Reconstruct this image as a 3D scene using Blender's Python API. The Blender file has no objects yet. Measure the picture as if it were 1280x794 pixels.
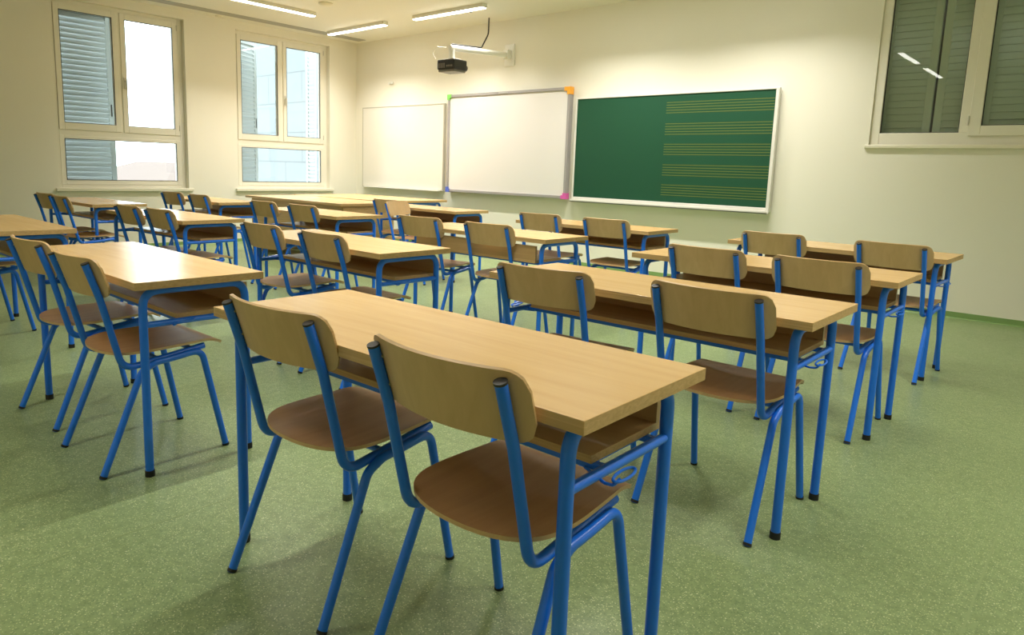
import bpy, bmesh, math, random
from mathutils import Vector, Matrix
random.seed(4)
SC = bpy.context.scene
COL = SC.collection
R = math.radians

# ------------------------------------------------------------------ camera
F_PX, PITCH, YAW, ROLL = 872.22, -0.1544, 0.7326, 0.0318
cam_d = bpy.data.cameras.new('camera')
cam = bpy.data.objects.new('camera', cam_d)
COL.objects.link(cam)
fw = Vector((-math.sin(YAW)*math.cos(PITCH), math.cos(YAW)*math.cos(PITCH), math.sin(PITCH)))
rt = Vector((math.cos(YAW), math.sin(YAW), 0))
up = rt.cross(fw)
c_, s_ = math.cos(ROLL), math.sin(ROLL)
r2 = rt*c_ + up*s_
u2 = -rt*s_ + up*c_
cam.matrix_world = Matrix(((r2.x, u2.x, -fw.x, 0), (r2.y, u2.y, -fw.y, 0), (r2.z, u2.z, -fw.z, 1.1567), (0, 0, 0, 1)))
cam_d.sensor_fit = 'HORIZONTAL'
cam_d.sensor_width = 36
cam_d.lens = F_PX/1280*36
cam_d.shift_x = (640-606.16)/1280
cam_d.shift_y = (348.51-397)/1280
cam_d.clip_start = 0.05
cam_d.clip_end = 300
SC.camera = cam

# ------------------------------------------------------------------ world and exposure
SC.view_settings.view_transform = 'Standard'
SC.view_settings.look = 'None'
SC.view_settings.gamma = 1
SC.view_settings.use_curve_mapping = False
SC.view_settings.exposure = 0.12
LAMP = 12.0          # lamp diffuser glow
BEAM = 30.0          # watts of each lamp's downward beam
SKY = 6.5
w = bpy.data.worlds.new('overcast')
SC.world = w
w.use_nodes = True
bg = w.node_tree.nodes['Background']
bg.inputs['Color'].default_value = (0.86, 0.94, 1.0, 1)
bg.inputs['Strength'].default_value = SKY
SC.cycles.use_denoising = True
SC.cycles.max_bounces = 10
SC.cycles.diffuse_bounces = 6
SC.cycles.transparent_max_bounces = 16
SC.cycles.sample_clamp_indirect = 6

# ------------------------------------------------------------------ materials
def new_mat(name):
    m = bpy.data.materials.new(name)
    m.use_nodes = True
    return m, m.node_tree.nodes, m.node_tree.links, m.node_tree.nodes['Principled BSDF']

def plain(name, col, rough=0.5, metal=0.0, coat=0.0, noise=0.0, spec=None):
    m, n, l, b = new_mat(name)
    b.inputs['Base Color'].default_value = (*col, 1)
    b.inputs['Roughness'].default_value = rough
    b.inputs['Metallic'].default_value = metal
    if spec is not None:
        b.inputs['Specular IOR Level'].default_value = spec
    if coat:
        b.inputs['Coat Weight'].default_value = coat
        b.inputs['Coat Roughness'].default_value = 0.12
    if noise:
        tc = n.new('ShaderNodeTexCoord')
        t = n.new('ShaderNodeTexNoise')
        t.inputs['Scale'].default_value = 60
        l.new(tc.outputs['Object'], t.inputs['Vector'])
        bp = n.new('ShaderNodeBump')
        bp.inputs['Strength'].default_value = noise
        bp.inputs['Distance'].default_value = 0.002
        l.new(t.outputs['Fac'], bp.inputs['Height'])
        l.new(bp.outputs['Normal'], b.inputs['Normal'])
    return m

def wood(name, c1, c2, rough, scale=(2.0, 34, 34), detail=6, spec=0.5):
    m, n, l, b = new_mat(name)
    tc = n.new('ShaderNodeTexCoord')
    mp = n.new('ShaderNodeMapping')
    mp.inputs['Scale'].default_value = scale
    l.new(tc.outputs['Object'], mp.inputs['Vector'])
    oi = n.new('ShaderNodeObjectInfo')
    ad = n.new('ShaderNodeVectorMath')
    ad.operation = 'ADD'
    l.new(mp.outputs['Vector'], ad.inputs[0])
    ml = n.new('ShaderNodeMath')
    ml.operation = 'MULTIPLY'
    ml.inputs[1].default_value = 37
    l.new(oi.outputs['Random'], ml.inputs[0])
    l.new(ml.outputs[0], ad.inputs[1])
    t = n.new('ShaderNodeTexNoise')
    t.inputs['Scale'].default_value = 1.0
    t.inputs['Detail'].default_value = detail
    t.inputs['Roughness'].default_value = 0.6
    t.inputs['Distortion'].default_value = 0.6
    l.new(ad.outputs[0], t.inputs['Vector'])
    cr = n.new('ShaderNodeValToRGB')
    cr.color_ramp.elements[0].position = 0.32
    cr.color_ramp.elements[0].color = (*c2, 1)
    cr.color_ramp.elements[1].position = 0.68
    cr.color_ramp.elements[1].color = (*c1, 1)
    l.new(t.outputs['Fac'], cr.inputs['Fac'])
    l.new(cr.outputs['Color'], b.inputs['Base Color'])
    b.inputs['Roughness'].default_value = rough
    b.inputs['Specular IOR Level'].default_value = spec
    return m

def glass_mat(name):
    m = bpy.data.materials.new(name)
    m.use_nodes = True
    n, l = m.node_tree.nodes, m.node_tree.links
    n.clear()
    out = n.new('ShaderNodeOutputMaterial')
    mix = n.new('ShaderNodeMixShader')
    fr = n.new('ShaderNodeFresnel')
    fr.inputs['IOR'].default_value = 1.5
    tr = n.new('ShaderNodeBsdfTransparent')
    tr.inputs['Color'].default_value = (0.93, 0.97, 0.96, 1)
    gl = n.new('ShaderNodeBsdfGlossy')
    gl.inputs['Roughness'].default_value = 0.0
    l.new(fr.outputs[0], mix.inputs['Fac'])
    l.new(tr.outputs[0], mix.inputs[1])
    l.new(gl.outputs[0], mix.inputs[2])
    l.new(mix.outputs[0], out.inputs['Surface'])
    return m

def emit(name, col, strength):
    m, n, l, b = new_mat(name)
    b.inputs['Base Color'].default_value = (0.9, 0.9, 0.88, 1)
    b.inputs['Emission Color'].default_value = (*col, 1)
    b.inputs['Emission Strength'].default_value = strength
    return m

def wall_paint(name, col):
    m, n, l, b = new_mat(name)
    tc = n.new('ShaderNodeTexCoord')
    t = n.new('ShaderNodeTexNoise')
    t.inputs['Scale'].default_value = 180
    t.inputs['Detail'].default_value = 3
    l.new(tc.outputs['Object'], t.inputs['Vector'])
    bp = n.new('ShaderNodeBump')
    bp.inputs['Strength'].default_value = 0.12
    bp.inputs['Distance'].default_value = 0.002
    l.new(t.outputs['Fac'], bp.inputs['Height'])
    l.new(bp.outputs['Normal'], b.inputs['Normal'])
    b.inputs['Base Color'].default_value = (*col, 1)
    b.inputs['Roughness'].default_value = 0.6
    b.inputs['Specular IOR Level'].default_value = 0.3
    return m

def floor_mat():
    m, n, l, b = new_mat('green_speckled_vinyl')
    tc = n.new('ShaderNodeTexCoord')
    big = n.new('ShaderNodeTexNoise')
    big.inputs['Scale'].default_value = 28
    big.inputs['Detail'].default_value = 6
    big.inputs['Roughness'].default_value = 0.7
    l.new(tc.outputs['Object'], big.inputs['Vector'])
    r1 = n.new('ShaderNodeValToRGB')
    r1.color_ramp.elements[0].position = 0.35
    r1.color_ramp.elements[0].color = (0.185, 0.258, 0.112, 1)
    r1.color_ramp.elements[1].position = 0.68
    r1.color_ramp.elements[1].color = (0.262, 0.345, 0.158, 1)
    l.new(big.outputs['Fac'], r1.inputs['Fac'])
    col = r1.outputs['Color']
    for scale, thr, c in ((175, 0.33, (0.66, 0.70, 0.38)), (150, 0.44, (0.12, 0.19, 0.08)), (105, 0.19, (0.85, 0.86, 0.58))):
        mp = n.new('ShaderNodeMapping')
        mp.inputs['Location'].default_value = (scale*0.37, scale*0.11, 0)
        mp.inputs['Scale'].default_value = (1, 1.0, 1)
        l.new(tc.outputs['Object'], mp.inputs['Vector'])
        dn = n.new('ShaderNodeTexNoise')
        dn.inputs['Scale'].default_value = 160
        l.new(mp.outputs['Vector'], dn.inputs['Vector'])
        sc = n.new('ShaderNodeVectorMath')
        sc.operation = 'SCALE'
        sc.inputs['Scale'].default_value = 0.008
        l.new(dn.outputs['Color'], sc.inputs[0])
        ad = n.new('ShaderNodeVectorMath')
        ad.operation = 'ADD'
        l.new(mp.outputs['Vector'], ad.inputs[0])
        l.new(sc.outputs[0], ad.inputs[1])
        v = n.new('ShaderNodeTexVoronoi')
        v.inputs['Scale'].default_value = scale
        l.new(ad.outputs[0], v.inputs['Vector'])
        lt = n.new('ShaderNodeMath')
        lt.operation = 'LESS_THAN'
        lt.inputs[1].default_value = thr
        l.new(v.outputs['Distance'], lt.inputs[0])
        sp = n.new('ShaderNodeSeparateColor')
        l.new(v.outputs['Color'], sp.inputs[0])
        g = n.new('ShaderNodeMath')
        g.operation = 'GREATER_THAN'
        g.inputs[1].default_value = 0.62
        l.new(sp.outputs[0], g.inputs[0])
        mu = n.new('ShaderNodeMath')
        mu.operation = 'MULTIPLY'
        l.new(lt.outputs[0], mu.inputs[0])
        l.new(g.outputs[0], mu.inputs[1])
        m2 = n.new('ShaderNodeMath')
        m2.operation = 'MULTIPLY'
        m2.inputs[1].default_value = 0.62
        l.new(mu.outputs[0], m2.inputs[0])
        mx = n.new('ShaderNodeMix')
        mx.data_type = 'RGBA'
        l.new(m2.outputs[0], mx.inputs['Factor'])
        l.new(col, mx.inputs[6])
        mx.inputs[7].default_value = (*c, 1)
        col = mx.outputs[2]
    l.new(col, b.inputs['Base Color'])
    b.inputs['Roughness'].default_value = 0.36
    b.inputs['Specular IOR Level'].default_value = 0.42
    rn = n.new('ShaderNodeTexNoise')
    rn.inputs['Scale'].default_value = 3
    l.new(tc.outputs['Object'], rn.inputs['Vector'])
    rr = n.new('ShaderNodeMapRange')
    rr.inputs['To Min'].default_value = 0.28
    rr.inputs['To Max'].default_value = 0.42
    l.new(rn.outputs['Fac'], rr.inputs['Value'])
    l.new(rr.outputs['Result'], b.inputs['Roughness'])
    return m

def facade_mat():
    m, n, l, b = new_mat('pale_facade_panels')
    tc = n.new('ShaderNodeTexCoord')
    mp = n.new('ShaderNodeMapping')
    mp.inputs['Rotation'].default_value = (R(90), 0, 0)
    l.new(tc.outputs['Object'], mp.inputs['Vector'])
    br = n.new('ShaderNodeTexBrick')
    br.inputs['Scale'].default_value = 1
    br.inputs['Brick Width'].default_value = 1.25
    br.inputs['Row Height'].default_value = 0.6
    br.inputs['Mortar Size'].default_value = 0.012
    br.inputs['Mortar Smooth'].default_value = 0.1
    br.offset = 0.5
    br.inputs['Color1'].default_value = (0.185, 0.200, 0.203, 1)
    br.inputs['Color2'].default_value = (0.180, 0.196, 0.20, 1)
    br.inputs['Mortar'].default_value = (0.115, 0.127, 0.132, 1)
    l.new(mp.outputs['Vector'], br.inputs['Vector'])
    l.new(br.outputs['Color'], b.inputs['Base Color'])
    b.inputs['Roughness'].default_value = 0.7
    return m

M = {
    'wall': wall_paint('cream_wall_paint', (0.83, 0.81, 0.71)),
    'ceiling': wall_paint('ceiling_paint', (0.80, 0.785, 0.70)),
    'floor': floor_mat(),
    'cove': plain('green_vinyl_cove', (0.20, 0.33, 0.11), 0.4),
    'seam': plain('vinyl_weld_seam', (0.245, 0.32, 0.145), 0.45),
    'top': wood('beech_laminate', (0.76, 0.50, 0.215), (0.68, 0.425, 0.165), 0.26, (1.6, 22, 22)),
    'edge': wood('beech_edge_banding', (0.62, 0.42, 0.20), (0.47, 0.30, 0.12), 0.45, (2.0, 60, 160)),
    'shelf': wood('beech_shelf_board', (0.54, 0.355, 0.165), (0.45, 0.28, 0.125), 0.32, (1.6, 26, 26)),
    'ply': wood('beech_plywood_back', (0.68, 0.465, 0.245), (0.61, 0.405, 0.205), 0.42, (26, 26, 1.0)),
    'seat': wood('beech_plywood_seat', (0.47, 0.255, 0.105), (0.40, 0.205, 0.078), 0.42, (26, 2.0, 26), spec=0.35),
    'blue': plain('blue_powder_coat', (0.008, 0.180, 0.90), 0.32, 0.0, coat=0.2),
    'rubber': plain('black_rubber', (0.012, 0.012, 0.012), 0.6),
    'plug': plain('dark_plastic_plug', (0.035, 0.032, 0.03), 0.5),
    'steel': plain('steel_screw', (0.6, 0.6, 0.6), 0.3, 1.0),
    'white_frame': plain('white_window_frame', (0.80, 0.78, 0.68), 0.35),
    'sill': plain('window_sill_white', (0.80, 0.765, 0.63), 0.4),
    'glass': glass_mat('window_glass'),
    'gasket': plain('black_gasket', (0.02, 0.025, 0.03), 0.6),
    'handle': plain('handle_white', (0.62, 0.60, 0.52), 0.35),
    'shutter': plain('grey_green_shutter', (0.80, 0.86, 0.72), 0.5),
    'shutter_out': plain('grey_blue_shutter', (0.52, 0.55, 0.55), 0.5),
    'alu': plain('aluminium_board_frame', (0.62, 0.62, 0.60), 0.35, 0.6),
    'alu_light': plain('pale_board_frame', (0.74, 0.73, 0.68), 0.4),
    'board_edge': plain('dull_board_edge', (0.50, 0.48, 0.40), 0.4),
    'grey_frame': plain('grey_board_frame', (0.36, 0.34, 0.34), 0.4),
    'whiteboard': plain('whiteboard_enamel', (0.80, 0.775, 0.765), 0.28),
    'whiteboard2': plain('whiteboard_plain', (0.78, 0.76, 0.69), 0.30),
    'green_board': plain('green_chalkboard', (0.014, 0.078, 0.040), 0.55, spec=0.25),
    'stave': plain('yellow_stave_line', (0.13, 0.17, 0.03), 0.6),
    'c_green': plain('corner_green', (0.22, 0.62, 0.12), 0.4),
    'c_orange': plain('corner_orange', (0.95, 0.42, 0.04), 0.4),
    'c_blue': plain('corner_blue', (0.08, 0.14, 0.62), 0.4),
    'c_pink': plain('corner_magenta', (0.72, 0.12, 0.46), 0.4),
    'lamp_body': plain('lamp_housing', (0.78, 0.77, 0.70), 0.4),
    'lamp_glow': emit('lamp_diffuser', (1.0, 0.955, 0.87), LAMP),
    'slot': plain('ventilation_grey', (0.38, 0.37, 0.33), 0.5),
    'white_plastic': plain('white_plastic', (0.82, 0.81, 0.76), 0.35),
    'arm': plain('white_bracket', (0.86, 0.85, 0.80), 0.3),
    'projector': plain('black_projector', (0.02, 0.018, 0.015), 0.35),
    'projector_grey': plain('projector_underside', (0.20, 0.18, 0.16), 0.4),
    'cable': plain('black_cable', (0.02, 0.02, 0.02), 0.5),
    'lens': plain('projector_lens', (0.03, 0.03, 0.05), 0.05),
    'facade': facade_mat(),
    'outer_jamb': plain('outer_jamb', (0.34, 0.37, 0.39), 0.7),
    'roof': plain('orange_roof', (0.150, 0.106, 0.088), 0.8),
    'house': plain('pale_house_wall', (0.75, 0.70, 0.62), 0.8),
    'ground': plain('grey_ground', (0.42, 0.41, 0.38), 0.9),
    'dark': plain('dark_blocker', (0.05, 0.055, 0.045), 0.8),  # for the added box that keeps sky light off the shutters
}

# ------------------------------------------------------------------ mesh helpers
def link(name, bm, mats, parent=None, smooth=False, bevel=0.0):
    me = bpy.data.meshes.new(name)
    bmesh.ops.recalc_face_normals(bm, faces=bm.faces[:])
    bm.to_mesh(me)
    bm.free()
    if not isinstance(mats, (list, tuple)):
        mats = [mats]
    for m in mats:
        me.materials.append(m)
    if smooth:
        for p in me.polygons:
            p.use_smooth = True
        if hasattr(me, 'set_sharp_from_angle'):
            me.set_sharp_from_angle(angle=R(38))
    o = bpy.data.objects.new(name, me)
    COL.objects.link(o)
    if parent is not None:
        o.parent = parent
    if bevel:
        b = o.modifiers.new('bevel', 'BEVEL')
        b.width = bevel
        b.segments = 2
        b.limit_method = 'ANGLE'
    return o

def tag(o, label=None, cat=None, group=None, kind=None):
    if label: o['label'] = label
    if cat: o['category'] = cat
    if group: o['group'] = group
    if kind: o['kind'] = kind
    return o

def empty(name, loc=(0, 0, 0), rz=0):
    o = bpy.data.objects.new(name, None)
    o.empty_display_size = 0.1
    COL.objects.link(o)
    o.location = loc
    o.rotation_euler = (0, 0, rz)
    return o

def box(bm, a, b, mat=0):
    (x0, y0, z0), (x1, y1, z1) = a, b
    vs = [bm.verts.new(p) for p in ((x0, y0, z0), (x1, y0, z0), (x1, y1, z0), (x0, y1, z0), (x0, y0, z1), (x1, y0, z1), (x1, y1, z1), (x0, y1, z1))]
    for f in ((0, 3, 2, 1), (4, 5, 6, 7), (0, 1, 5, 4), (1, 2, 6, 5), (2, 3, 7, 6), (3, 0, 4, 7)):
        fc = bm.faces.new([vs[i] for i in f])
        fc.material_index = mat
    return vs

def boxes(*bs):
    bm = bmesh.new()
    for a, b in bs:
        box(bm, a, b)
    return bm

def rounded(points, radii, seg=7):
    pts = [Vector(p) for p in points]
    out = [pts[0]]
    for i in range(1, len(pts)-1):
        r = radii[i-1]
        p = pts[i]
        a = (pts[i-1]-p).normalized()
        b = (pts[i+1]-p).normalized()
        ang = a.angle(b)
        if r <= 0 or ang > R(178):
            out.append(p)
            continue
        d = r/math.tan(ang/2)
        d = min(d, (pts[i-1]-p).length*0.95, (pts[i+1]-p).length*0.95)
        p0, p1 = p+a*d, p+b*d
        for k in range(seg+1):
            t = k/seg
            # circular-looking blend
            q = p0*(1-t)**2 + p*2*t*(1-t) + p1*t**2
            out.append(q)
    out.append(pts[-1])
    return out

def tube(bm, pts, r, n=12, cap=True, mat=0):
    pts = [Vector(p) for p in pts]
    t0 = (pts[1]-pts[0]).normalized()
    ref = Vector((1, 0, 0)) if abs(t0.x) < 0.9 else Vector((0, 0, 1))
    nrm = (ref-t0*ref.dot(t0)).normalized()
    rings = []
    for i, p in enumerate(pts):
        if i == 0: t = pts[1]-pts[0]
        elif i == len(pts)-1: t = pts[-1]-pts[-2]
        else: t = (pts[i+1]-pts[i]).normalized()+(pts[i]-pts[i-1]).normalized()
        t.normalize()
        nrm = (nrm-t*nrm.dot(t)).normalized()
        bn = t.cross(nrm)
        rings.append([bm.verts.new(p+(nrm*math.cos(2*math.pi*k/n)+bn*math.sin(2*math.pi*k/n))*r) for k in range(n)])
    for a, b in zip(rings, rings[1:]):
        for k in range(n):
            f = bm.faces.new((a[k], a[(k+1) % n], b[(k+1) % n], b[k]))
            f.material_index = mat
    if cap:
        bm.faces.new(rings[0][::-1]).material_index = mat
        bm.faces.new(rings[-1]).material_index = mat
    return bm

def tube_obj(name, pts, r, mat, parent=None, n=12):
    bm = bmesh.new()
    tube(bm, pts, r, n)
    return link(name, bm, mat, parent, smooth=True)

def cyl_between(name, a, b, r, mat, parent=None, n=14):
    return tube_obj(name, [a, b], r, mat, parent, n)

def sheet(name, fx, nu, nv, th, mat, parent, edge_mat=None):
    """fx(u,v)->(point, normal); u,v in 0..1; a curved board of thickness th"""
    bm = bmesh.new()
    top, bot = [], []
    for j in range(nv+1):
        rt_, rb_ = [], []
        for i in range(nu+1):
            p, nn = fx(i/nu, j/nv)
            rt_.append(bm.verts.new(p+nn*th/2))
            rb_.append(bm.verts.new(p-nn*th/2))
        top.append(rt_)
        bot.append(rb_)
    for j in range(nv):
        for i in range(nu):
            bm.faces.new((top[j][i], top[j][i+1], top[j+1][i+1], top[j+1][i]))
            bm.faces.new((bot[j][i], bot[j+1][i], bot[j+1][i+1], bot[j][i+1]))
    ring_t = top[0][:]+[top[j][nu] for j in range(1, nv+1)]+top[nv][:nu][::-1]+[top[j][0] for j in range(nv-1, 0, -1)]
    ring_b = bot[0][:]+[bot[j][nu] for j in range(1, nv+1)]+bot[nv][:nu][::-1]+[bot[j][0] for j in range(nv-1, 0, -1)]
    L = len(ring_t)
    for k in range(L):
        try:
            f = bm.faces.new((ring_t[k], ring_b[k], ring_b[(k+1) % L], ring_t[(k+1) % L]))
            f.material_index = 1 if edge_mat else 0
        except ValueError:
            pass
    bmesh.ops.remove_doubles(bm, verts=bm.verts[:], dist=0.0002)
    return link(name, bm, [mat, edge_mat] if edge_mat else mat, parent, smooth=True)

# ------------------------------------------------------------------ room shell
XL, YF, ZC = -9.48, 7.25, 3.11          # left wall face, front wall face, ceiling
XR, YB = 1.15, -1.15
T = 0.34                                 # outer wall thickness
W1, W2 = (2.84, 4.42), (5.15, 6.73)      # left windows, openings along y
WZ = (0.78, 3.0)
RW = (-1.80, -0.26)                      # right window opening along x
RZ = (1.50, 2.98)

def structure(name, bm, mat):
    return tag(link(name, bm, mat), kind='structure')

structure('floor', boxes(((XL, YB, -0.12), (XR, YF, 0))), M['floor'])
structure('ceiling', boxes(((XL-T, YB-0.2, ZC), (XR+0.2, YF+T, ZC+0.15))), M['ceiling'])
lx0, lx1 = XL-T, XL
structure('wall_left', boxes(
    ((lx0, YB, -0.12), (lx1, W1[0], ZC)), ((lx0, W1[1], -0.12), (lx1, W2[0], ZC)), ((lx0, W2[1], -0.12), (lx1, YF+T, ZC)),
    ((lx0, W1[0], -0.12), (lx1, W1[1], WZ[0])), ((lx0, W1[0], WZ[1]), (lx1, W1[1], ZC)),
    ((lx0, W2[0], -0.12), (lx1, W2[1], WZ[0])), ((lx0, W2[0], WZ[1]), (lx1, W2[1], ZC))), M['wall'])
structure('wall_front', boxes(
    ((XL, YF, -0.12), (RW[0], YF+T, ZC)), ((RW[1], YF, -0.12), (XR+0.2, YF+T, ZC)),
    ((RW[0], YF, -0.12), (RW[1], YF+T, RZ[0])), ((RW[0], YF, RZ[1]), (RW[1], YF+T, ZC))), M['wall'])
structure('wall_right', boxes(((XR, YB, -0.12), (XR+0.2, YF, ZC))), M['wall'])
structure('wall_back', boxes(((XL-T, YB-0.2, -0.12), (XR+0.2, YB, ZC))), M['wall'])
# green vinyl cove skirting
def cove(name, a, b, inward):
    bm = bmesh.new()
    a, b, i = Vector(a), Vector(b), Vector(inward)
    prof = [(0, 0), (0.014, 0), (0.006, 0.010), (0.003, 0.055), (0, 0.056)]
    va = [bm.verts.new(a+i*p+Vector((0, 0, q))) for p, q in prof]
    vb = [bm.verts.new(b+i*p+Vector((0, 0, q))) for p, q in prof]
    for k in range(5):
        bm.faces.new((va[k], va[(k+1) % 5], vb[(k+1) % 5], vb[k]))
    bm.faces.new(va)
    bm.faces.new(vb[::-1])
    structure(name, bm, M['cove'])
cove('baseboard_front', (XL, YF, 0), (XR, YF, 0), (0, -1, 0))
cove('baseboard_left', (XL, YB, 0), (XL, YF, 0), (1, 0, 0))
cove('baseboard_right', (XR, YB, 0), (XR, YF, 0), (-1, 0, 0))
cove('baseboard_back', (XL, YB, 0), (XR, YB, 0), (0, 1, 0))
structure('trim_1', boxes(((-0.170, YB, 0.0), (-0.164, YF-0.02, 0.0006))), M['seam'])
structure('trim_2', boxes(((-2.170, YB, 0.0), (-2.164, YF-0.02, 0.0006))), M['seam'])

# ------------------------------------------------------------------ windows
def ring_box(bm, axis, c, d, u0, u1, z0, z1, wu0, wu1, wz0, wz1):
    """rectangular frame; axis 'x': lies in the yz plane, thickness from c to d along x; axis 'y': lies in the xz plane"""
    def bx(ua, ub, za, zb):
        if axis == 'x': box(bm, (c, ua, za), (d, ub, zb))
        else: box(bm, (ua, c, za), (ub, d, zb))
    bx(u0, u0+wu0, z0, z1)
    bx(u1-wu1, u1, z0, z1)
    bx(u0+wu0, u1-wu1, z0, z0+wz0)
    bx(u0+wu0, u1-wu1, z1-wz1, z1)

def pane(name, parent, axis, c, u0, u1, z0, z1):
    bm = bmesh.new()
    if axis == 'x': box(bm, (c, u0, z0), (c+0.006, u1, z1))
    else: box(bm, (u0, c, z0), (u1, c+0.006, z1))
    link(name, bm, M['glass'], parent)

def gasket(name, parent, axis, c, u0, u1, z0, z1):
    bm = bmesh.new()
    ring_box(bm, axis, c, c+0.014, u0, u1, z0, z1, 0.006, 0.006, 0.006, 0.006)
    link(name, bm, M['gasket'], parent)

def left_window(n, y0, y1):
    root = tag(empty('window_%d' % n, (0, 0, 0)), kind='structure')
    fx0, fx1 = XL-0.155, XL-0.085
    d = y0-2.84
    bm = bmesh.new()
    ring_box(bm, 'x', fx0, fx1, y0, y1, WZ[0], WZ[1], 0.05, 0.06, 0.045, 0.05)
    box(bm, (fx0, y0+0.05, 1.415), (fx1, y1-0.06, 1.49))
    box(bm, (fx0, 3.595+d, 1.49), (fx1, 3.645+d, WZ[1]-0.05))
    link('window_frame', bm, M['white_frame'], root, bevel=0.004)
    gx = XL-0.125
    # opening sashes: two above, fixed light below
    for a, b, nm in ((2.895+d, 3.605+d, 'left'), (3.635+d, 4.355+d, 'right')):
        bm = bmesh.new()
        ring_box(bm, 'x', fx0+0.012, fx1+0.012, a, b, 1.485, 2.955, 0.058, 0.065, 0.085, 0.075)
        sash = link('sash', bm, M['white_frame'], root, bevel=0.004)
        pane('pane', sash, 'x', gx, a+0.055, b-0.062, 1.565, 2.885)
        gasket('gasket', sash, 'x', fx1+0.010-0.012, a+0.057, b-0.063, 1.569, 2.881)
    bm = bmesh.new()
    ring_box(bm, 'x', fx0+0.006, fx1+0.006, y0+0.048, y1-0.058, WZ[0]+0.043, 1.418, 0.055, 0.06, 0.055, 0.04)
    low = link('lower_light_frame', bm, M['white_frame'], root, bevel=0.004)
    pane('pane', low, 'x', gx, y0+0.10, y1-0.115, WZ[0]+0.095, 1.380)
    gasket('gasket', low, 'x', fx1-0.006, y0+0.102, y1-0.117, WZ[0]+0.097, 1.379)
    # turn handle on the centre stile
    bm = bmesh.new()
    box(bm, (fx1+0.012, 3.655+d, 2.03), (fx1+0.022, 3.682+d, 2.17))
    tube(bm, [(fx1+0.022, 3.668+d, 2.13), (fx1+0.05, 3.668+d, 2.13)], 0.008)
    tube(bm, [(fx1+0.05, 3.668+d, 2.137), (fx1+0.052, 3.668+d, 2.02)], 0.008)
    link('handle', bm, M['handle'], root, smooth=True)
    for z in (1.55, 2.85):
        cyl_between('hinge', (fx1+0.018, y1-0.07, z), (fx1+0.018, y1-0.07, z+0.07), 0.007, M['handle'], root)
    link('window_sill', boxes(((XL-0.085, y0-0.0, WZ[0]-0.035), (XL+0.001, y1, WZ[0]+0.004)), ((XL, y0-0.05, WZ[0]-0.035), (XL+0.045, y1+0.05, WZ[0]+0.004))), M['sill'], root, bevel=0.006)
    # outer reveal of daylight-side masonry
    bm = bmesh.new()
    box(bm, (XL-T-0.004, y0, WZ[0]), (fx0-0.002, y0+0.012, WZ[1]))
    box(bm, (XL-T-0.004, y1-0.012, WZ[0]), (fx0-0.002, y1, WZ[1]))
    box(bm, (XL-T-0.06, y0, WZ[0]-0.01), (fx0-0.002, y1, WZ[0]+0.02))
    link('outer_reveal', bm, M['outer_jamb'], root)

left_window(1, *W1)
left_window(2, *W2)

# right window in the front wall
root = tag(empty('window_3'), kind='structure')
fy0, fy1 = YF+0.02, YF+0.09
bm = bmesh.new()
ring_box(bm, 'y', fy0, fy1, RW[0], RW[1], RZ[0], RZ[1], 0.075, 0.06, 0.105, 0.06)
box(bm, (-1.115, fy0, RZ[0]+0.105), (-1.035, fy1, RZ[1]-0.06))
link('window_frame', bm, M['white_frame'], root, bevel=0.004)
pane('pane', root, 'y', fy0+0.035, -1.728, -1.112, 1.60, 2.925)
gasket('gasket', root, 'y', fy0+0.018, -1.725, -1.115, 1.605, 2.92)
bm = bmesh.new()
ring_box(bm, 'y', fy0-0.014, fy1-0.014, -1.045, -0.31, RZ[0]+0.075, RZ[1]-0.05, 0.085, 0.075, 0.085, 0.075)
sash = link('sash', bm, M['white_frame'], root, bevel=0.004)
pane('pane', sash, 'y', fy0+0.025, -0.963, -0.382, 1.658, 2.86)
gasket('gasket', sash, 'y', fy0+0.006, -0.960, -0.385, 1.660, 2.855)
for z in (1.66, 2.75):
    cyl_between('hinge', (-1.052, fy0-0.016, z), (-1.052, fy0-0.016, z+0.08), 0.007, M['handle'], root)
link('window_sill', boxes(((RW[0]-0.03, YF-0.03, RZ[0]-0.035), (RW[1]+0.03, YF+0.02, RZ[0]))), M['sill'], root, bevel=0.008)
# dark box added behind the shutters of this window to block sky light
structure('sky_blocker', boxes(((RW[0]-0.2, YF+T+0.12, 1.2), (RW[1]+0.2, YF+T+0.2, ZC)), ((RW[0]-0.2, YF+T, 1.2), (RW[0]-0.1, YF+T+0.12, ZC)),
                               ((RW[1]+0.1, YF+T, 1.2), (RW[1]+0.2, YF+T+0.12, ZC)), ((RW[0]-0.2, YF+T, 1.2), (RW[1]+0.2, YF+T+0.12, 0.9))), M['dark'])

# louvred shutter leaf, local x = width, z up from its own base, slats inside the frame
def shutter(width, height, loc, rz, mat, label, group, pitch=0.062, stile=0.06, ang=62, catch=False):
    bm = bmesh.new()
    ring_box(bm, 'y', -0.018, 0.018, 0, width, 0, height, stile, stile, 0.07, 0.07)
    n_sl = max(1, round((height-0.14)/pitch))
    pitch = (height-0.14)/n_sl
    z = 0.07+pitch*0.5
    a = R(ang)
    while z < height-0.07:
        h = pitch*0.62
        vs = []
        for s, t in ((-1, -1), (1, -1), (1, 1), (-1, 1)):
            yy = s*h*math.cos(a) - t*0.004*math.sin(a)
            zz = z+s*h*math.sin(a) + t*0.004*math.cos(a)
            vs.append((yy, zz))
        L = [bm.verts.new((stile-0.002, y_, z_)) for y_, z_ in vs]
        Rr = [bm.verts.new((width-stile+0.002, y_, z_)) for y_, z_ in vs]
        for k in range(4):
            bm.faces.new((L[k], L[(k+1) % 4], Rr[(k+1) % 4], Rr[k]))
        bm.faces.new(L)
        bm.faces.new(Rr[::-1])
        z += pitch
    o = link('louvred_shutter', bm, mat)
    o.location = loc
    o.rotation_euler = (0, 0, rz)
    tag(o, label, 'shutter', group)
    if catch:
        cyl_between('catch', (width-0.03, -0.02, 0.9), (width-0.03, -0.02, 1.05), 0.008, M['gasket'], o)
    return o
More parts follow.
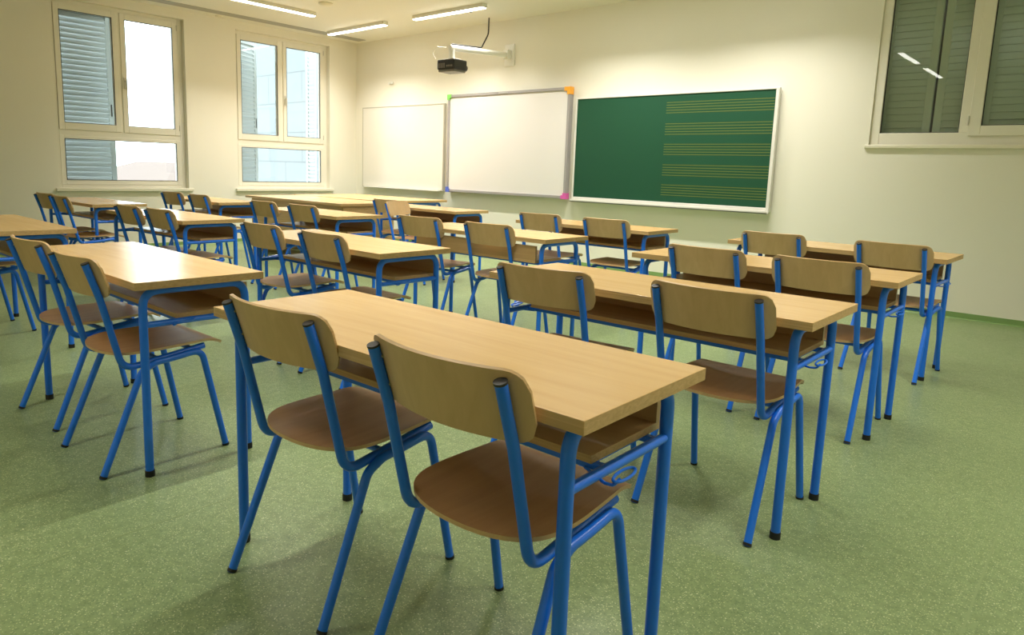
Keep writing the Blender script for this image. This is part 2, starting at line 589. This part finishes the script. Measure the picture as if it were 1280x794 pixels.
yy = YF+0.165
shutter(0.42, 1.42, (-1.778, yy, 1.53), 0, M['shutter'], 'grey-green louvred shutter leaf furthest left behind the right-hand window', 'closed shutters')
shutter(0.32, 1.42, (-1.335, yy, 1.53), 0, M['shutter'], 'narrow grey-green shutter leaf right of the dark gap, left of the thick mullion', 'closed shutters')
shutter(0.40, 1.42, (-0.985, yy, 1.53), 0, M['shutter'], 'grey-green shutter leaf seen behind the opening sash right of the mullion', 'closed shutters')
shutter(0.31, 1.42, (-0.575, yy, 1.53), 0, M['shutter'], 'grey-green shutter leaf at the far right end of the right-hand window', 'closed shutters')
# left windows: leaves standing outside the glass
shutter(0.76, 2.2, (XL-0.37, 2.865, 0.79), R(90), M['shutter_out'], 'blue-grey louvred shutter covering the left half of the left window', 'outside shutters', catch=True)
shutter(0.76, 2.2, (XL-0.37, 5.17, 0.79), R(90+26), M['shutter_out'], 'blue-grey shutter swung half open at the left of the window by the corner', 'outside shutters', catch=True)
shutter(0.36, 2.2, (XL-0.40, 4.47, 0.79), R(160), M['shutter_out'], 'folded shutter edge at the right jamb of the left window', 'outside shutters')
shutter(0.36, 2.2, (XL-0.40, 6.78, 0.79), R(175), M['shutter_out'], 'folded shutter edge at the right jamb of the window by the corner', 'outside shutters')

# ------------------------------------------------------------------ outdoors
tag(link('building_wing', boxes(((-16.8, 8.2, -5), (XL-T-0.3, 12, 9.085))), M['facade']), 'pale panelled building wing outside the window by the corner', 'building')
h = empty('house', (-52, 24.0, -4.6), R(14))
tag(h, 'house with orange roof low outside the left window', 'house')
link('wall', boxes(((-6, -6, 0), (6, 6, 3.9))), M['house'], h)
bm = bmesh.new()
A = [bm.verts.new(p) for p in ((6.5, -7, 3.7), (6.5, 7, 3.7), (-6.5, 7, 3.7), (-6.5, -7, 3.7), (2, -2.5, 5.6), (-2, -2.5, 5.6), (2, 7, 5.6), (-2, 7, 5.6))]
for f in ((0, 1, 6, 4), (2, 3, 5, 7), (3, 0, 4, 5), (4, 6, 7, 5), (1, 2, 7, 6), (0, 3, 2, 1)):
    bm.faces.new([A[i] for i in f])
link('roof', bm, M['roof'], h)
tag(link('ground', boxes(((-120, -60, -5.2), (XL-T-0.3, 90, -5))), M['ground']), kind='structure')

# ------------------------------------------------------------------ ceiling lamps
def lamp(x0, x1, y, horizontal, label, power=1.0):
    """a linear surface lamp; horizontal: along x from x0 to x1 at y; else along y from x0 to x1 at x=y"""
    L = x1-x0
    c = (x0+x1)/2
    root = empty('ceiling_lamp', (c, y, ZC) if horizontal else (y, c, ZC), 0 if horizontal else R(90))
    tag(root, label, 'ceiling lamp', 'linear ceiling lamps')
    link('housing', boxes(((-L/2, -0.042, -0.045), (L/2, 0.042, 0))), M['lamp_body'], root, bevel=0.004)
    bm = bmesh.new()
    prof = [(-0.036, -0.045), (-0.036, -0.050), (-0.034, -0.053), (0.034, -0.053), (0.036, -0.050), (0.036, -0.045)]
    e = L/2-0.01
    a = [bm.verts.new((-e, p, q)) for p, q in prof]
    b = [bm.verts.new((e, p, q)) for p, q in prof]
    for k in range(6):
        bm.faces.new((a[k], a[(k+1) % 6], b[(k+1) % 6], b[k]))
    bm.faces.new(a)
    bm.faces.new(b[::-1])
    link('diffuser', bm, M['lamp_glow'], root)
    ld = bpy.data.lights.new('lamp_beam', 'AREA')
    ld.shape = 'RECTANGLE'
    ld.size = L-0.03
    ld.size_y = 0.064
    ld.energy = BEAM*power
    ld.color = (1.0, 0.955, 0.87)
    ld.spread = R(120)
    lo = bpy.data.objects.new('lamp_beam', ld)
    COL.objects.link(lo)
    lo.parent = root
    lo.location = (0, 0, -0.0545)
    return root
lamp(-9.00, -7.70, 6.38, True, 'short linear lamp in the far corner, left of the two parallel to the front wall', 1.0)
lamp(-7.12, -5.88, 6.38, True, 'linear lamp above the middle whiteboard, right one of the two along the front wall', 1.0)
lamp(-4.92, -3.68, 6.38, True, 'linear lamp above the green board, beyond the top edge of the picture', 1.0)
lamp(-3.35, -2.10, 6.38, True, 'linear lamp above the green board right end, beyond the top edge', 0.9)
lamp(4.20, 5.50, -8.08, False, 'linear lamp running from the top edge toward the corner, nearest the windows')
lamp(1.38, 2.62, 0.35, False, 'added linear lamp brightening the right side, nearer the camera, outside the picture', 0.5)  # added out of view to lift the right floor and wall
lamp(3.32, 4.60, 0.35, False, 'added linear lamp brightening the right side, farther from the camera, outside the picture', 0.5)  # second added fill lamp for the right side
lamp(3.32, 4.60, -2.70, False, 'linear lamp farthest of three in the line above the right-hand desks')
lamp(1.38, 2.60, -2.70, False, 'linear lamp reflected in the right window, upper left reflection', 0.68)
lamp(-0.56, 0.80, -2.70, False, 'linear lamp reflected in the right window, lower right reflection', 0.35)
lamp(2.60, 3.90, -5.40, False, 'linear lamp over the middle of the room between two lamp lines')


# ventilation slot, detectors
tag(link('ventilation_slot', boxes(((-9.25, 0.5, ZC-0.006), (-9.07, 7.12, ZC+0.0))), M['slot']), 'long grey ventilation slot in the ceiling beside the windows', 'air vent')
def disc(name, loc, r, hgt, label, cat, mat='white_plastic'):
    bm = bmesh.new()
    n = 28
    prof = [(r, 0), (r, -hgt*0.35), (r*0.8, -hgt*0.75), (r*0.45, -hgt), (0, -hgt)]
    rings = [[bm.verts.new((q*math.cos(2*math.pi*k/n), q*math.sin(2*math.pi*k/n), zz)) for k in range(n)] for q, zz in prof[:-1]]
    for a, b in zip(rings, rings[1:]):
        for k in range(n):
            bm.faces.new((a[k], a[(k+1) % n], b[(k+1) % n], b[k]))
    bm.faces.new(rings[-1])
    bm.faces.new(rings[0][::-1])
    o = link(name, bm, M[mat], smooth=True)
    o.location = loc
    tag(o, label, cat)
disc('smoke_detector', (-7.50, 5.27, ZC), 0.09, 0.035, 'round smoke detector on the ceiling right of the longest visible lamp', 'smoke detector', 'sill')
disc('sprinkler_head', (-6.27, 6.55, ZC), 0.02, 0.03, 'tiny fitting on the ceiling under the lamp above the whiteboard', 'ceiling fitting', 'slot')
disc('ceiling_sensor', (-9.36, 4.85, ZC), 0.05, 0.02, 'flat pale disc on the ceiling between the two left windows', 'sensor', 'sill')
bm = boxes(((-8.64, YF-0.03, 2.425), (-8.54, YF, 2.455)))
tube(bm, [(-8.59, YF-0.03, 2.44), (-8.59, YF-0.06, 2.44)], 0.008)
tag(link('wall_hook', bm, M['white_plastic'], bevel=0.003), 'small white hook plate on the front wall above the left whiteboard', 'hook')

# ------------------------------------------------------------------ boards
def board_root(name, x0, x1, z0, z1, label, cat):
    o = empty(name, ((x0+x1)/2, YF, z0))
    return tag(o, label, cat)
def rel(root, bm, name, mat, bevel=0.0):
    o = link(name, bm, mat, root, bevel=bevel)
    o.data.transform(Matrix.Translation(-root.location))
    return o
# small white board
x0, x1, z0, z1 = -9.25, -7.37, 0.83, 2.088
o = board_root('whiteboard', x0, x1, z0, z1, 'plain whiteboard with thin pale frame, leftmost of the three boards', 'whiteboard')
rel(o, boxes(((x0+0.01, YF-0.045, z0+0.01), (x1-0.01, YF-0.02, z1-0.01))), 'writing_surface', M['whiteboard2'])
bm = bmesh.new()
ring_box(bm, 'y', YF-0.05, YF-0.004, x0, x1, z0, z1, 0.014, 0.014, 0.018, 0.014)
rel(o, bm, 'frame', M['board_edge'], 0.002)
rel(o, boxes(((x0+0.1, YF-0.1, z0-0.004), (x1-0.05, YF-0.05, z0+0.010))), 'pen_tray', M['alu_light'], 0.003)
# interactive board
x0, x1, z0, z1 = -7.262, -5.142, 0.834, 2.192
o = board_root('interactive_whiteboard', x0, x1, z0, z1, 'large whiteboard with grey frame and coloured corners, middle of the three boards', 'whiteboard')
rel(o, boxes(((x0+0.03, YF-0.072, z0+0.03), (x1-0.03, YF-0.045, z1-0.03))), 'writing_surface', M['whiteboard'])
bm = bmesh.new()
ring_box(bm, 'y', YF-0.088, YF-0.02, x0, x1, z0, z1, 0.036, 0.036, 0.036, 0.036)
rel(o, bm, 'frame', M['grey_frame'], 0.004)
for xx, zz, mt in ((x0, z1, 'c_green'), (x1, z1, 'c_orange'), (x0, z0, 'c_blue'), (x1, z0, 'c_pink')):
    sx = 1 if xx == x0 else -1
    sz = 1 if zz == z0 else -1
    q = lambda a, b: (min(a, b), max(a, b))
    s = 0.085 if mt == 'c_orange' else 0.07
    X = q(xx-sx*0.005, xx+sx*s)
    Z = q(zz-sz*0.0045, zz+sz*s)
    X2 = q(xx-sx*0.0045, xx+sx*0.042)
    Z2 = q(zz-sz*0.005, zz+sz*0.042)
    c = rel(o, boxes(((X[0], YF-0.094, Z2[0]), (X[1], YF-0.016, Z2[1])), ((X2[0], YF-0.0935, Z[0]), (X2[1], YF-0.0165, Z[1]))), 'corner_cap', M[mt])
    c['label'] = {'c_green': 'green', 'c_orange': 'orange', 'c_blue': 'blue', 'c_pink': 'magenta'}[mt]+' corner cap'
rel(o, boxes((((x0+x1)/2-0.1, YF-0.092, z1-0.028), ((x0+x1)/2+0.06, YF-0.087, z1-0.010))), 'badge', M['alu'])
# green chalkboard with music staves
x0, x1, z0, z1 = -5.062, -2.630, 0.812, 2.058
o = board_root('chalkboard', x0, x1, z0, z1, 'green chalkboard ruled with music staves, rightmost of the three boards', 'chalkboard')
rel(o, boxes(((x0+0.02, YF-0.060, z0+0.03), (x1-0.02, YF-0.035, z1-0.012))), 'writing_surface', M['green_board'])
bm = bmesh.new()
ring_box(bm, 'y', YF-0.072, YF-0.02, x0, x1, z0+0.01, z1, 0.022, 0.034, 0.045, 0.018)
rel(o, bm, 'frame', M['alu_light'], 0.004)
bm = bmesh.new()
box(bm, (x0+0.01, YF-0.12, z0-0.006), (x1+0.0, YF-0.06, z0+0.008))
box(bm, (x0+0.01, YF-0.12, z0-0.006), (x1+0.0, YF-0.112, z0+0.026))
rel(o, bm, 'chalk_tray', M['alu_light'], 0.003)
zt, zb = z1-0.018, z0+0.055
for k in range(5):
    f0, f1 = ((.072, .167), (.268, .365), (.457, .552), (.649, .746), (.838, .933))[k]
    bm = bmesh.new()
    for j in range(5):
        zz = zt-(zt-zb)*(f0+(f1-f0)*j/4)
        box(bm, (-3.85, YF-0.0612, zz-0.0035), (-2.672, YF-0.0598, zz+0.0035))
    rel(o, bm, 'music_stave', M['stave'])

# ------------------------------------------------------------------ projector on its wall arm
px_ = -6.2
a = empty('wall_bracket', (px_, YF, 2.67))
tag(a, 'white projector arm reaching out from the front wall above the boards', 'bracket')
def arel(bm, name, mat, bevel=0.0, smooth=False, root=a):
    o = link(name, bm, mat, root, smooth=smooth, bevel=bevel)
    o.data.transform(Matrix.Translation(-root.location))
    return o
arel(boxes(((px_-0.085, YF-0.02, 2.52), (px_+0.085, YF, 2.80))), 'wall_plate', M['arm'], 0.009)
arel(boxes(((px_-0.04, YF-0.10, 2.60), (px_+0.04, YF-0.02, 2.72))), 'joint_block', M['arm'], 0.008)
arel(tube(bmesh.new(), [(px_, 6.13, 2.595), (px_, YF-0.08, 2.655)], 0.036, 20), 'beam', M['arm'], smooth=True)
arel(tube(bmesh.new(), [(px_, 6.165, 2.60), (px_, 6.165, 2.465)], 0.036, 18), 'drop_tube', M['arm'], smooth=True)
arel(boxes(((px_-0.09, 6.09, 2.456), (px_+0.09, 6.24, 2.470))), 'mount_plate', M['white_plastic'], 0.003)
p = empty('projector', (px_+0.01, 6.165, 2.308), R(3))
tag(p, 'small black projector hanging from the white wall arm', 'projector')
bm = bmesh.new()
box(bm, (-0.140, -0.120, 0.024), (0.140, 0.120, 0.147))
link('body', bm, M['projector'], p, bevel=0.018)
link('bottom_shell', boxes(((-0.128, -0.108, 0.0), (0.128, 0.108, 0.03))), M['projector_grey'], p, bevel=0.01)
bm = bmesh.new()
tube(bm, [(0.085, 0.118, 0.062), (0.085, 0.150, 0.062)], 0.038, 22)
link('lens_barrel', bm, M['projector'], p, smooth=True)
bm = bmesh.new()
tube(bm, [(0.085, 0.149, 0.062), (0.085, 0.152, 0.062)], 0.028, 22)
link('lens', bm, M['lens'], p, smooth=True)
bm = bmesh.new()
for k in range(6):
    box(bm, (-0.11+k*0.018, -0.1225, 0.045), (-0.10+k*0.018, -0.1190, 0.10))
for k in range(4):
    box(bm, (0.015+k*0.026, -0.1225, 0.055), (0.033+k*0.026, -0.1190, 0.075))
link('vent_grille', bm, M['projector_grey'], p)
cb = tube_obj('projector_cable', rounded([(-6.37, 7.0, ZC), (-6.345, 6.97, 2.9), (-6.30, 6.80, 2.705), (-6.22, 6.70, 2.680), (-6.215, 6.35, 2.656), (-6.22, 6.18, 2.648)], [0.15, 0.08, 0.05, 0.05]), 0.009, M['cable'], n=8)
tag(cb, 'black cable dropping from the ceiling to the projector arm', 'cable')
cb = tube_obj('cable_loop', rounded([(-6.25, 6.12, 2.60), (-6.32, 6.03, 2.60), (-6.38, 6.01, 2.53), (-6.33, 6.02, 2.462)], [0.04, 0.05]), 0.006, M['white_plastic'], n=8)
tag(cb, 'thin cable looping from the arm end down into the projector', 'cable')

# ------------------------------------------------------------------ school chair
CY0 = dict(r=0.0115)
def make_chair():
    root = empty('school_chair')
    r = 0.0127
    def seat_fn(u, v):
        # v: rear to front, u: left to right
        y = -0.185+0.437*(1-math.cos(math.pi*v))/2 if v < 0.5 else -0.185+0.437*(1-math.cos(math.pi*v))/2
        if y < 0:
            wd = 0.203*max(0.0, 1-(-y/0.1852)**3.2)**(1/2.2)
        else:
            wd = 0.203-0.022*(y/0.25)**1.3
        if y > 0.225:
            q = min(1, (y-0.225)/0.027)
            wd -= 0.025*(1-math.sqrt(max(0, 1-q*q)))
        s = 2*u-1
        s = math.sin(s*math.pi/2)*0.35+s*0.65
        x = s*wd
        z = 0.449+0.010*(y/0.2)*0.5
        z -= 0.012*(1-min(1, (x/0.2)**2))*max(0, 1-((y-0.0)/0.22)**2)
        dz = 0.0
        if y > 0.165:
            z -= 3.8*(y-0.165)**2
            dz = -7.6*(y-0.165)
        nn = Vector((0.0, -dz, 1)).normalized()
        return Vector((x, y, z)), nn
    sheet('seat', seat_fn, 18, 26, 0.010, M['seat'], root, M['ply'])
    def post_y(z):
        if z > 0.655: return -0.203-(z-0.655)/0.137*0.0436
        return -0.203+(0.655-z)/0.267*0.065
    def back_fn(u, v):
        s = 2*u-1
        s = math.sin(s*math.pi/2)*0.4+s*0.6
        x = s*0.212
        ax = abs(x)
        rr = 0.040
        hh = 0.073
        if ax > 0.212-rr:
            hh = 0.073-rr+math.sqrt(max(0.0, rr*rr-(ax-0.212+rr)**2))
        z = 0.737+(2*v-1)*hh
        y = post_y(0.737)+(z-0.737)*-0.31+0.018+0.036*((x/0.175)**2-1)*0.95
        dy = 0.036*0.95*2*x/0.175**2
        nn = Vector((-dy, 1, 0.31)).normalized()
        return Vector((x, y, z)), nn
    back = sheet('backrest', back_fn, 30, 10, 0.009, M['ply'], root, M['edge'])
    for s in (-1, 1):
        for z in (0.700, 0.765):
            y = post_y(z)
            cyl_between('screw', (s*0.166, y+0.004, z), (s*0.163, y+0.022, z-0.003), 0.0035, M['steel'], back, 8)
    for s in (-1, 1):
        x = s*0.1744
        pts = rounded([(x, -0.2466, 0.788), (x, -0.203, 0.655), (x, -0.138, 0.386), (x, 0.172, 0.428)], [0.3, 0.055])
        post = tube_obj('back_post', pts, r, M['blue'], root)
        d = (Vector((x, -0.2466, 0.788))-Vector((x, -0.203, 0.655))).normalized()
        p0 = Vector((x, -0.2466, 0.788))
        cyl_between('post_plug', p0-d*0.001, p0+d*0.004, r+0.0008, M['plug'], post)
        tx = s*0.1945
        mid = (tx, 0.04, 0.404)
        rear = rounded([(s*0.2045, -0.2367, 0.0), (tx, -0.080, 0.372), (tx, -0.028, 0.398), mid], [0.05, 0.06])
        front = rounded([(s*0.2077, 0.2367, 0.0), (tx, 0.152, 0.418), mid], [0.045])
        for pts in (rear, front):
            lg = tube_obj('leg', pts, r, M['blue'], root)
            d = (pts[1]-pts[0]).normalized()
            cyl_between('foot_cap', pts[0]+Vector((0, 0, 0.001)), pts[0]+d*0.010, r+0.0012, M['rubber'], lg)
    for y, z in ((-0.010, 0.404), (0.125, 0.421)):
        tube_obj('crossbar', [(-0.172, y, z), (0.172, y, z)], 0.0095, M['blue'], root, 10)
    return root

def make_desk():
    root = empty('pupil_desk')
    L, W, H = 1.30, 0.487, 0.735
    bm = bmesh.new()
    box(bm, (-L/2, -W/2, H-0.028), (L/2, W/2, H))
    for f in bm.faces:
        if abs(f.normal.z) < 0.5: pass
    bm.normal_update()
    for f in bm.faces:
        f.material_index = 0 if abs(f.normal.z) > 0.5 else 1
    link('tabletop', bm, [M['top'], M['edge']], root, bevel=0.0012)
    bm = bmesh.new()
    box(bm, (-0.558, -0.066, 0.573), (0.558, 0.222, 0.591))
    bm.normal_update()
    for f in bm.faces:
        f.material_index = 0 if abs(f.normal.z) > 0.5 else 1
    link('shelf', bm, [M['shelf'], M['edge']], root, bevel=0.001)
    link('back_panel', boxes(((-0.558, 0.204, 0.591), (0.558, 0.222, 0.684))), M['shelf'], root, bevel=0.001)
    r = 0.0151
    lx, ly = 0.588, 0.1956
    for sx in (-1, 1):
        for sy in (-1, 1):
            pts = rounded([(sx*lx, sy*ly, 0.0), (sx*lx, sy*ly, 0.6925), (sx*lx, 0.0, 0.6925)], [0.062], 9)
            lg = tube_obj('leg', pts, r, M['blue'], root, 14)
            cyl_between('rubber_foot', (sx*lx, sy*ly, 0.0005), (sx*lx, sy*ly, 0.024), r+0.002, M['rubber'], lg, 16)
        cyl_between('crossbar', (sx*lx, -ly+0.008, 0.569), (sx*lx, ly-0.008, 0.569), 0.0115, M['blue'], root)
        # hook for a bag, a bent wire with an oval loop
        x0 = sx*0.54
        pts = rounded([(x0, -0.060, 0.560), (sx*0.612, -0.100, 0.562), (sx*0.634, -0.104, 0.566), (sx*0.640, -0.090, 0.577)], [0.01, 0.008], 4)
        bm = bmesh.new()
        tube(bm, pts, 0.0034, 8)
        n = 26
        ov = [(sx*(0.636+0.013*math.cos(2*math.pi*k/n)), -0.068+0.036*math.sin(2*math.pi*k/n), 0.577+0.003*math.sin(2*math.pi*k/n)) for k in range(n+1)]
        tube(bm, ov, 0.0032, 8, cap=False)
        link('bag_hook', bm, M['blue'], root, smooth=True)
    for y in (-0.048, 0.165):
        bm = boxes(((-0.588, y-0.009, 0.557), (0.588, y+0.009, 0.573)))
        link('shelf_rail', bm, M['blue'], root, bevel=0.002)
    for x in (-0.54, 0.54):
        link('bracket', boxes(((x-0.012, -0.04, 0.566), (x+0.012, 0.16, 0.5728))), M['blue'], root)
    return root

def children(o):
    return [c for c in list(COL.objects) if c.parent == o]
def copy_tree(o, kids, parent=None):
    c = o.copy()
    COL.objects.link(c)
    c.parent = parent
    for ch in kids.get(o.name, []):
        copy_tree(ch, kids, c)
    return c
def kid_map(root):
    km = {}
    def walk(o):
        km[o.name] = children(o)
        for c in km[o.name]: walk(c)
    walk(root)
    return km

FILE = {'R': 'right-hand file', 'M': 'second file from the right', 'N': 'third file from the right', 'P': 'window-side file'}
ROWN = {1: 'nearest', 2: 'second', 3: 'third', 4: 'farthest'}
# file, row: centre x, y, angle, turned round
DESKS = {
    ('R', 1): (-1.288, 1.212, 0.009, 0), ('R', 2): (-1.287, 2.424, 0.003, 0), ('R', 3): (-1.311, 3.627, 0.0, 0), ('R', 4): (-1.335, 4.951, -0.018, 0),
    ('M', 1): (-3.117, 1.198, -0.010, 0), ('M', 2): (-3.299, 2.425, -0.015, 0), ('M', 3): (-3.301, 3.737, 0.012, 1), ('M', 4): (-3.271, 4.985, 0.008, 0),
    ('N', 1): (-5.243, 1.211, -0.006, 0), ('N', 2): (-5.539, 2.441, 0.030, 0), ('N', 3): (-5.458, 3.738, -0.022, 0), ('N', 4): (-5.583, 5.268, -0.012, 0),
    ('P', 2): (-7.569, 2.551, 0.022, 0), ('P', 3): (-7.592, 3.785, 0.0, 0),
}
DLABEL = {
    ('R', 1): 'beech-topped double desk in the foreground, nearest the camera, in the right-hand file',
    ('M', 3): 'beech desk turned round so its shelf panel faces the camera, third in the second file',
    ('N', 1): 'beech desk cut by the left edge of the picture, nearest in the third file',
    ('P', 2): 'beech desk beneath the left window, nearer one of the window-side file',
    ('P', 3): 'beech desk beside the wall between the two windows, farther in the window-side file',
}
proto = make_desk()
km = kid_map(proto)
for i, (k, (x, y, a_, flip)) in enumerate(DESKS.items()):
    o = proto if i == 0 else copy_tree(proto, km)
    o.location = (x, y, 0)
    o.rotation_euler = (0, 0, a_+(math.pi if flip else 0))
    lab = DLABEL.get(k, 'beech-topped double desk on blue tube legs, %s desk of the %s' % (ROWN[k[1]], FILE[k[0]]))
    tag(o, lab, 'desk', 'pupil desks in rows')

CHAIRS = [
    ('R', 1, 'left', -1.556, 1.148, 0.050), ('R', 1, 'right', -0.943, 1.147, 0.009),
    ('R', 2, 'left', -1.581, 2.272, 0.082), ('R', 2, 'right', -0.947, 2.353, -0.006),
    ('R', 3, 'left', -1.521, 3.578, -0.039), ('R', 3, 'right', -0.970, 3.549, -0.024),
    ('R', 4, 'left', -1.686, 4.937, -0.001), ('R', 4, 'right', -0.947, 4.860, -0.074),
    ('M', 1, 'left', -3.448, 1.120, 0.047), ('M', 1, 'right', -2.824, 1.101, 0.002),
    ('M', 2, 'left', -3.781, 2.412, -0.015), ('M', 2, 'right', -3.068, 2.352, -0.046),
    ('M', 3, 'left', -3.806, 3.684, 0.104), ('M', 3, 'right', -3.108, 3.674, 0.049),
    ('M', 4, 'left', -3.840, 5.165, 0.078), ('M', 4, 'right', -3.068, 5.046, 0.042),
    ('N', 1, 'right', -5.471, 1.127, 0.052),
    ('N', 2, 'left', -5.604, 2.352, 0.007), ('N', 2, 'right', -5.162, 2.398, 0.018),
    ('N', 3, 'left', -5.913, 3.671, 0.007), ('N', 3, 'right', -5.387, 3.745, 0.023),
    ('N', 4, 'left', -5.925, 5.150, 0.0), ('N', 4, 'right', -5.340, 4.840, R(-72)),
    ('P', 2, 'left', -7.641, 2.371, 0.063), ('P', 2, 'right', -7.067, 2.343, -0.044),
    ('P', 3, 'left', -7.917, 3.701, 0.091), ('P', 3, 'right', -7.242, 3.694, 0.014),
]
CLABEL = {
    ('R', 1, 'right'): 'blue-framed plywood chair nearest the camera, right one at the foreground desk',
    ('R', 1, 'left'): 'blue-framed plywood chair left at the foreground desk, its seat fully in view',
    ('N', 1, 'right'): 'chair cut by the left picture edge, under the nearest desk of the third file',
    ('N', 4, 'right'): 'plywood chair turned sideways, facing right, before the farthest desk of the third file',
    ('P', 2, 'left'): 'leftmost chair at the desk beneath the left window',
    ('P', 2, 'right'): 'right one of two chairs at the desk beneath the left window',
    ('P', 3, 'left'): 'left one of two small distant chairs by the wall between the windows',
    ('P', 3, 'right'): 'right one of two small distant chairs by the wall between the windows',
}
chair = make_chair()
km = kid_map(chair)
for i, (f, n_, side, x, y, a_) in enumerate(CHAIRS):
    ty = DESKS[(f, n_)][1]
    lim = ty-0.050-0.16*abs(a_) if abs(a_) < 0.5 else 9
    if y > lim:
        k = (lim-0.2466)/(y-0.2466)
        x, y = x*k, lim
    o = chair if i == 0 else copy_tree(chair, km)
    o.location = (x, y, 0)
    o.rotation_euler = (0, 0, a_)
    lab = CLABEL.get((f, n_, side), 'blue-framed plywood chair, %s of two at the %s desk, %s' % (side, ROWN[n_], FILE[f]))
    tag(o, lab, 'chair', 'blue-framed school chairs')

# ------------------------------------------------------------------ teacher's desk and the table behind it
td = empty('teacher_desk', (-7.45, 5.11, 0))
tag(td, 'long wooden teacher desk with front panel standing before the corner window', 'desk')
bm = bmesh.new()
box(bm, (-1.04, -0.41, 0.707), (1.04, 0.40, 0.735))
bm.normal_update()
for f in bm.faces:
    f.material_index = 0 if abs(f.normal.z) > 0.5 else 1
link('tabletop', bm, [M['top'], M['edge']], td, bevel=0.0012)
link('front_panel', boxes(((-0.93, -0.37, 0.22), (1.0, -0.352, 0.707))), M['edge'], td, bevel=0.001)
for x in (-0.95, 1.0):
    link('side_panel', boxes(((x, -0.37, 0.0), (x+0.02, 0.37, 0.707))), M['edge'], td, bevel=0.001)
link('back_rail', boxes(((-0.93, 0.33, 0.60), (1.0, 0.348, 0.707))), M['edge'], td, bevel=0.001)
link('drawer_box', boxes(((-0.92, -0.34, 0.42), (-0.50, 0.32, 0.70))), M['shelf'], td, bevel=0.002)

bt = empty('work_table', (-7.73, 6.14, 0), R(3))
tag(bt, 'wide beech table on a blue frame behind the teacher desk', 'table')
bm = bmesh.new()
box(bm, (-0.95, -0.56, 0.707), (0.95, 0.56, 0.735))
bm.normal_update()
for f in bm.faces:
    f.material_index = 0 if abs(f.normal.z) > 0.5 else 1
link('tabletop', bm, [M['top'], M['edge']], bt, bevel=0.0012)
for sx in (-1, 1):
    for sy in (-1, 1):
        pts = rounded([(sx*0.87, sy*0.50, 0.0), (sx*0.87, sy*0.50, 0.69), (sx*0.87, 0, 0.69)], [0.06], 8)
        lg = tube_obj('leg', pts, 0.016, M['blue'], bt, 14)
        cyl_between('rubber_foot', (sx*0.87, sy*0.50, 0.0005), (sx*0.87, sy*0.50, 0.022), 0.018, M['rubber'], lg)
for sy in (-1, 1):
    link('long_rail', boxes(((-0.87, sy*0.42-0.012, 0.655), (0.87, sy*0.42+0.012, 0.705))), M['blue'], bt)
